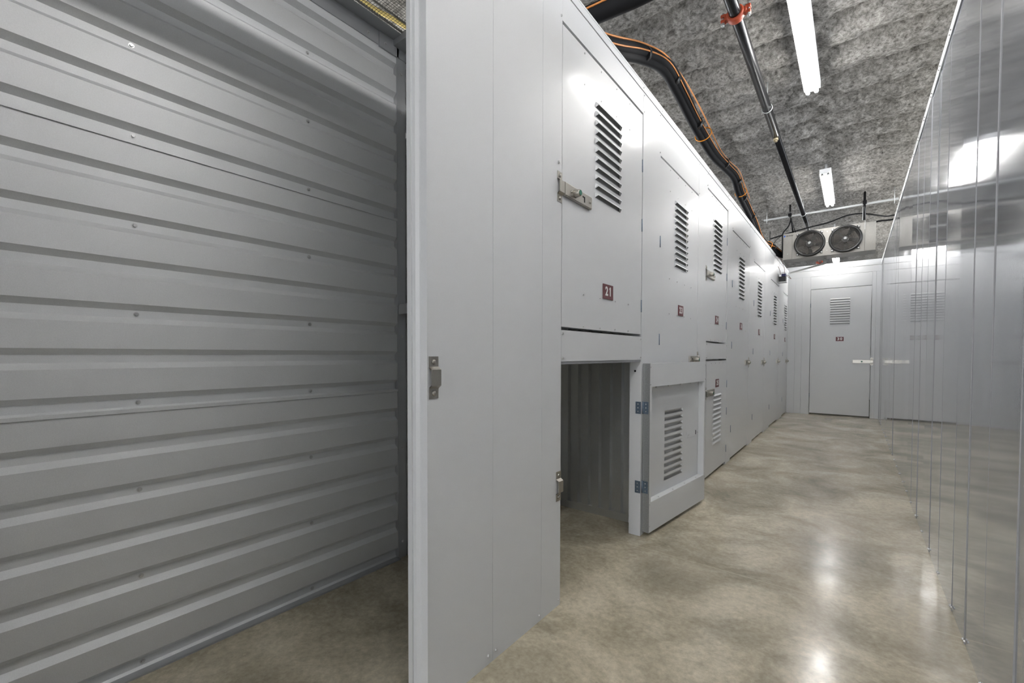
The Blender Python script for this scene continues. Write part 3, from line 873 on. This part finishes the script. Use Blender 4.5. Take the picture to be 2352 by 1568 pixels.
bl = MB(); bl.tube([p + Vector((0.010 + 0.012 * math.sin(i * 0.22), 0, 0.037 + .004 * math.sin(i * .4))) for i, p in enumerate(sp1[24:84])], 0.013, 10); bl.build('thin_hose', M['black'], blo2)
oc = MB(); oc.tube([p + Vector((0.036, 0, -0.004 + 0.004 * math.sin(i * .35))) for i, p in enumerate(sp1)], 0.0042, 8); oc.build('orange_cable', M['orange'], blo2)
oc = MB(); oc.tube([p + Vector((0.020 + .022 * math.sin(max(0, i - 24) * .13) ** 2, 0, 0.041 + .028 * math.sin(max(0, i - 24) * .13) ** 2)) for i, p in enumerate(sp1[:66])], 0.0048, 8); oc.build('orange_cable', M['orange'], blo2)
for idx in (19, 28, 36, 47, 56, 62, 70, 80, 90):
    p = sp1[idx]; q = sp1[idx + 1]; d_ = (q - p).normalized()
    tw = MB(); tw.tube([p - d_ * 0.016 + Vector((0, 0, -.004)), p + d_ * 0.016 + Vector((0, 0, -.004))], 0.0405 if idx < 30 else 0.046, 16)
    tw.build('tape_wrap', M['blackplastic'], blo2)
for idx, R_ in ((38, 0.062), (60, 0.056), (86, 0.055)):
    p = sp1[idx]; q = sp1[idx + 1]
    tw = MB(); tw.ring(p + Vector((0.006, 0, -.008)), (q - p).normalized() + Vector((0, 0, -.25)), R_, 0.0042, 32, 6)
    tw.build('cable_tie', M['tie'], blo2)
for yy, zz in ((3.9, 2.795), (5.05, 2.86)):
    hg = MB(); hg.tube([(-1.02, yy, zz + .03), (-1.06, yy, 3.06)], 0.0022, 6); hg.build('hanger', M['black'], blo2)

# ---------------------------------------------------------------- evaporator / fan cooler
EY, EX0, EX1, EZ0, EZ1, ED = 7.20, -0.805, 0.198, 2.335, 2.692, 0.27
ev = empty('fan_cooler', (EX0, EY, EZ0), 'silver ceiling cooler box with two black fans at the corridor end', 'air cooler')
W, H = EX1 - EX0, EZ1 - EZ0
FC = [(0.308, 0.180), (0.695, 0.182)]
FR = 0.150
cs = MB()
# front panel with two round openings: fan shaped as ring sectors to a rectangle
def rect_with_hole(mb, x0, x1, z0, z1, cx, cz, r, y, n=48):
    def edge(an):
        dx, dz = math.cos(an), math.sin(an)
        ts = []
        if dx > 1e-6: ts.append((x1 - cx) / dx)
        if dx < -1e-6: ts.append((x0 - cx) / dx)
        if dz > 1e-6: ts.append((z1 - cz) / dz)
        if dz < -1e-6: ts.append((z0 - cz) / dz)
        t_ = min(ts); return (cx + dx * t_, y, cz + dz * t_)
    angs = sorted([2 * math.pi * i / n for i in range(n)] + [math.atan2(zz - cz, xx - cx) % (2 * math.pi) for xx in (x0, x1) for zz in (z0, z1)])
    for a, c in zip(angs, angs[1:] + [angs[0] + 2 * math.pi]):
        mb.quad((cx + r * math.cos(a), y, cz + r * math.sin(a)), (cx + r * math.cos(c), y, cz + r * math.sin(c)), edge(c), edge(a))
xm = (FC[0][0] + FC[1][0]) / 2
rect_with_hole(cs, 0.108, xm, 0, H, FC[0][0], FC[0][1], FR, 0)
rect_with_hole(cs, xm, 0.891, 0, H, FC[1][0], FC[1][1], FR, 0)
cs.quad((0.108, 0, 0), (0.891, 0, 0), (0.891, ED, 0), (0.108, ED, 0))
cs.quad((0.108, 0, H), (0.891, 0, H), (0.891, ED, H), (0.108, ED, H))
cs.quad((0.108, ED, 0), (0.891, ED, 0), (0.891, ED, H), (0.108, ED, H))
cs.build('casing', M['evap'], ev)
ec = MB(); ec.box(0, 0.106, 0.001, ED, 0, H); ec.build('end_cover', M['evap'], ev, bevel=0.002)
ec = MB(); ec.box(0.893, W, 0.001, ED, 0, H); ec.build('end_cover', M['evap'], ev, bevel=0.002)
dp = MB(); dp.box(-0.002, W + 0.002, -0.003, ED + 0.01, -0.006, 0.0); dp.build('drain_pan', M['evap'], ev, bevel=0.001)
for cx, cz in FC:
    rg = MB()
    n = 56
    prof_ = [(0.148, 0.0), (0.150, -0.030), (0.156, -0.036), (0.172, -0.034), (0.178, -0.012), (0.178, -0.0005)]
    base = len(rg.v)
    for i in range(n):
        a = 2 * math.pi * i / n
        for r_, y_ in prof_: rg.v.append((cx + r_ * math.cos(a), y_, cz + r_ * math.sin(a)))
    k = len(prof_)
    for i in range(n):
        for j in range(k - 1):
            i2 = (i + 1) % n
            rg.f.append((base + i * k + j, base + i2 * k + j, base + i2 * k + j + 1, base + i * k + j + 1)); rg.sm.append(True)
    for a in (math.radians(45), math.radians(135), math.radians(225), math.radians(315)):
        x_, z_ = cx + 0.187 * math.cos(a), cz + 0.187 * math.sin(a)
        rg.box(x_ - 0.015, x_ + 0.015, -0.016, -0.001, z_ - 0.015, z_ + 0.015)
    rgo = rg.build('fan_ring', M['blackplastic'], ev)
    for a in (45, 135, 225, 315):
        x_, z_ = cx + 0.194 * math.cos(math.radians(a)), cz + 0.194 * math.sin(math.radians(a))
        screw(rgo, (x_, -0.016, z_), '-y', 1.3)
    gd = MB()
    for q in range(10):
        gd.ring((cx, -0.034 - 0.012 * (1 - (q / 10) ** 2), cz), (0, 1, 0), 0.030 + q * 0.0128, 0.0014, 40, 4)
    for q in range(18):
        a0 = 2 * math.pi * q / 18
        pts = []
        for s in range(7):
            rr = 0.024 + 0.130 * s / 6
            an = a0 + 0.7 * (s / 6)
            pts.append((cx + rr * math.cos(an), -0.033 - 0.012 * (1 - (s / 6) ** 2), cz + rr * math.sin(an)))
        gd.tube(pts, 0.0012, 5)
    gd.build('fan_guard', M['guard'], ev)
    hu = MB(); hu.tube([(cx, -0.046, cz), (cx, -0.030, cz)], 0.009, 20); hu.ring((cx, -0.047, cz), (0, 1, 0), 0.016, 0.002, 24, 6)
    hu.build('fan_hub', M['strut'], ev)
    hu = MB(); hu.tube([(cx, 0.02, cz), (cx, 0.10, cz)], 0.040, 24); hu.build('fan_motor', M['blackplastic'], ev)
    bd = MB()
    for q in range(5):
        a = 2 * math.pi * q / 5 + 0.4
        def pt(r_, da, y_): return (cx + r_ * math.cos(a + da), y_, cz + r_ * math.sin(a + da))
        for s in range(4):
            r0, r1 = 0.04 + 0.025 * s, 0.04 + 0.025 * (s + 1)
            bd.quad(pt(r0, -0.42, 0.004), pt(r1, -0.42, 0.000), pt(r1, 0.42, 0.045), pt(r0, 0.42, 0.040))
    bd.build('fan_blade_set', M['blade'], ev)
for x_, z_ in ((xm, 0.06), (xm, 0.18), (xm, 0.31), (0.055, 0.07)): screw(ev, (x_, 0.0, z_), '-y', .9)
dm = MB()
cx_, cz_ = 0.017, 0.322
dm.quad((cx_ - .014, -.0012, cz_), (cx_, -.0012, cz_ + .014), (cx_ + .014, -.0012, cz_), (cx_, -.0012, cz_ - .014))
dm.v = [(v[0], v[1] + 0.0004, v[2]) for v in dm.v]
dmo = dm.build('badge', M['blue'], ev)
cu = bpy.data.curves.new('badge_lettering', 'FONT'); cu.body = 'BOHN'; cu.size = 0.026; cu.offset = 0.0003; cu.space_character = 1.1; cu.extrude = 0.0003; cu.shear = 0.3
tmp = bpy.data.objects.new('tmp', cu); COL.objects.link(tmp); bpy.context.view_layer.update()
me = bpy.data.meshes.new_from_object(tmp.evaluated_get(bpy.context.evaluated_depsgraph_get())); bpy.data.objects.remove(tmp); bpy.data.curves.remove(cu)
me.name = 'badge_lettering'; me.materials.clear(); me.materials.append(M['black'])
o = bpy.data.objects.new('badge_lettering', me); o.rotation_euler = (math.pi / 2, 0, 0); o.location = (0.036, -0.0006, 0.313); link(o, ev)

# support rail and hangers
rl = MB(); rl.box(-1.03, 0.40, 7.075, 7.097, 2.884, 2.906)
rlo = rl.build('support_rail', M['strut']); tag(rlo, 'thin galvanised rail across the corridor carrying the fan cooler', 'rail')
for x_ in (-0.99, 0.36):
    h_ = MB(); h_.tube([(x_, 7.061, 2.84), (x_, 7.061, 3.05)], 0.004, 8); h_.build('threaded_rod', M['strut'], rlo)
h_ = MB()
h_.tube([(-0.715, 7.08, 2.88), (-0.715, 7.08, 3.05)], 0.010, 8); h_.box(-0.735, -0.695, 7.04, 7.085, 2.888, 2.925)
h_.build('hanger_clamp', M['blackpipe'], rlo)
h_ = MB(); h_.tube([(-0.712, 7.13, 2.88), (-0.690, 7.22, 2.70)], 0.010, 8); h_.tube([(-0.708, 7.08, 2.87), (-0.660, 7.23, 2.694)], 0.005, 8)
h_.build('hanger_leg', M['blackpipe'], rlo)
h_ = MB(); h_.tube([(0.079, 7.08, 2.694), (0.079, 7.08, 3.05)], 0.013, 8); h_.box(0.060, 0.100, 7.04, 7.085, 2.888, 2.93); 
h_.build('hanger_clamp', M['blackpipe'], rlo)
h_ = MB(); h_.box(0.060, 0.066, 7.10, 7.106, 2.70, 2.87); h_.box(0.086, 0.090, 7.185, 7.190, 2.60, 2.87); h_.build('hanger_strap', M['strut'], rlo)
# loose black cables
def cable(pts, r, mat, name, label, cat='cable'):
    m_ = MB(); m_.tube(smooth_path(pts, 6), r, 8)
    return tag(m_.build(name, mat), label, cat)
cable([(0.9, 7.68, 2.95), (0.5, 7.66, 2.86), (0.33, 7.62, 2.83), (0.20, 7.5, 2.84), (0.05, 7.45, 2.875), (-0.10, 7.40, 2.865), (-0.3, 7.36, 2.80), (-0.5, 7.36, 2.775), (-0.75, 7.40, 2.745), (-1.0, 7.5, 2.72)], 0.0095, M['black'], 'power_cable',
      'black cable sagging along the top of the fan cooler')
cable([(-0.705, 7.09, 2.86), (-0.74, 7.15, 2.78), (-0.808, 7.185, 2.70), (-0.812, 7.19, 2.6), (-0.812, 7.19, 2.50), (-0.815, 7.25, 2.42)], 0.0085, M['black'], 'power_cable',
      'black cable hanging down the left edge of the fan cooler')
cable([(-1.02, 7.6, 2.86), (-1.02, 7.62, 2.60), (-0.95, 7.6, 2.70), (-0.86, 7.45, 2.73)], 0.004, M['black'], 'thin_wire', 'thin black wire curling left of the fan cooler')
cable([(-0.2, 7.7, 2.78), (0.2, 7.7, 2.80), (0.5, 7.7, 2.82), (0.9, 7.7, 3.06)], 0.012, M['blackpipe'], 'conduit', 'dark conduit behind the right end of the fan cooler', 'pipe')

# drain pipe
dr = MB()
dr.tube(smooth_path([(-0.335, 7.44, 2.328), (-0.335, 7.44, 2.262)], 2), 0.0155, 14)
dr.tube([(-0.335, 7.44, 2.275), (-0.355, 7.49, 2.268), (-0.863, 8.74, 2.385)], 0.0135, 14)
dro = dr.build('drain_pipe', M['pvc']); tag(dro, 'grey plastic drain pipe leading from under the fan cooler to the corner', 'pipe')
eb = MB(); eb.tube([(-0.335, 7.44, 2.30), (-0.335, 7.44, 2.255)], 0.020, 14); eb.tube([(-0.337, 7.445, 2.270), (-0.362, 7.507, 2.272)], 0.019, 14); eb.build('elbow', M['pvc'], dro)

# battery box hung on the locker front
bt = empty('battery_box', (XL + 0.045, 7.66, 2.09), 'small black battery box with blue top hanging on wires from the locker top', 'battery box')
m = MB(); m.box(-0.038, 0.052, -0.06, 0.06, 0, 0.075); m.build('case', M['blackplastic'], bt, bevel=0.004)
m = MB(); m.box(-0.005, 0.050, -0.055, 0.055, 0.0755, 0.115); m.build('blue_cover', M['navy'], bt, bevel=0.004)
m = MB(); m.box(-0.043, 0.058, -0.066, 0.066, -0.012, -0.001); m.box(-0.043, -0.039, -0.066, 0.066, -0.001, 0.12); m.build('wall_bracket', M['strut'], bt, bevel=0.001)
m = MB(); m.tube([(-0.036, -0.05, 0.075), (-0.03, -0.05, 0.112), (0.0, -0.05, 0.128), (0.05, -0.05, 0.135), (0.054, -0.05, 0.10)], 0.003, 6); m.build('wire_bail', M['strut'], bt)
for pts in ([(-0.015, -0.03, 0.10), (-0.03, -0.05, 0.18), (-0.055, -0.10, 0.26), (-0.04, -0.16, 0.34), (-0.08, -0.22, 0.372)], [(0.03, 0.0, 0.115), (0.025, 0.02, 0.20), (0.0, 0.03, 0.28), (-0.02, 0.02, 0.355), (-0.08, 0.05, 0.375)],
            [(0.045, 0.03, 0.10), (0.07, 0.1, 0.10), (0.10, 0.13, 0.055), (0.08, 0.12, 0.07), (0.05, 0.05, 0.09)]):
    m = MB(); m.tube(smooth_path(pts, 5), 0.003, 6); m.build('lead', M['browncable'], bt)

bpy.context.view_layer.update()
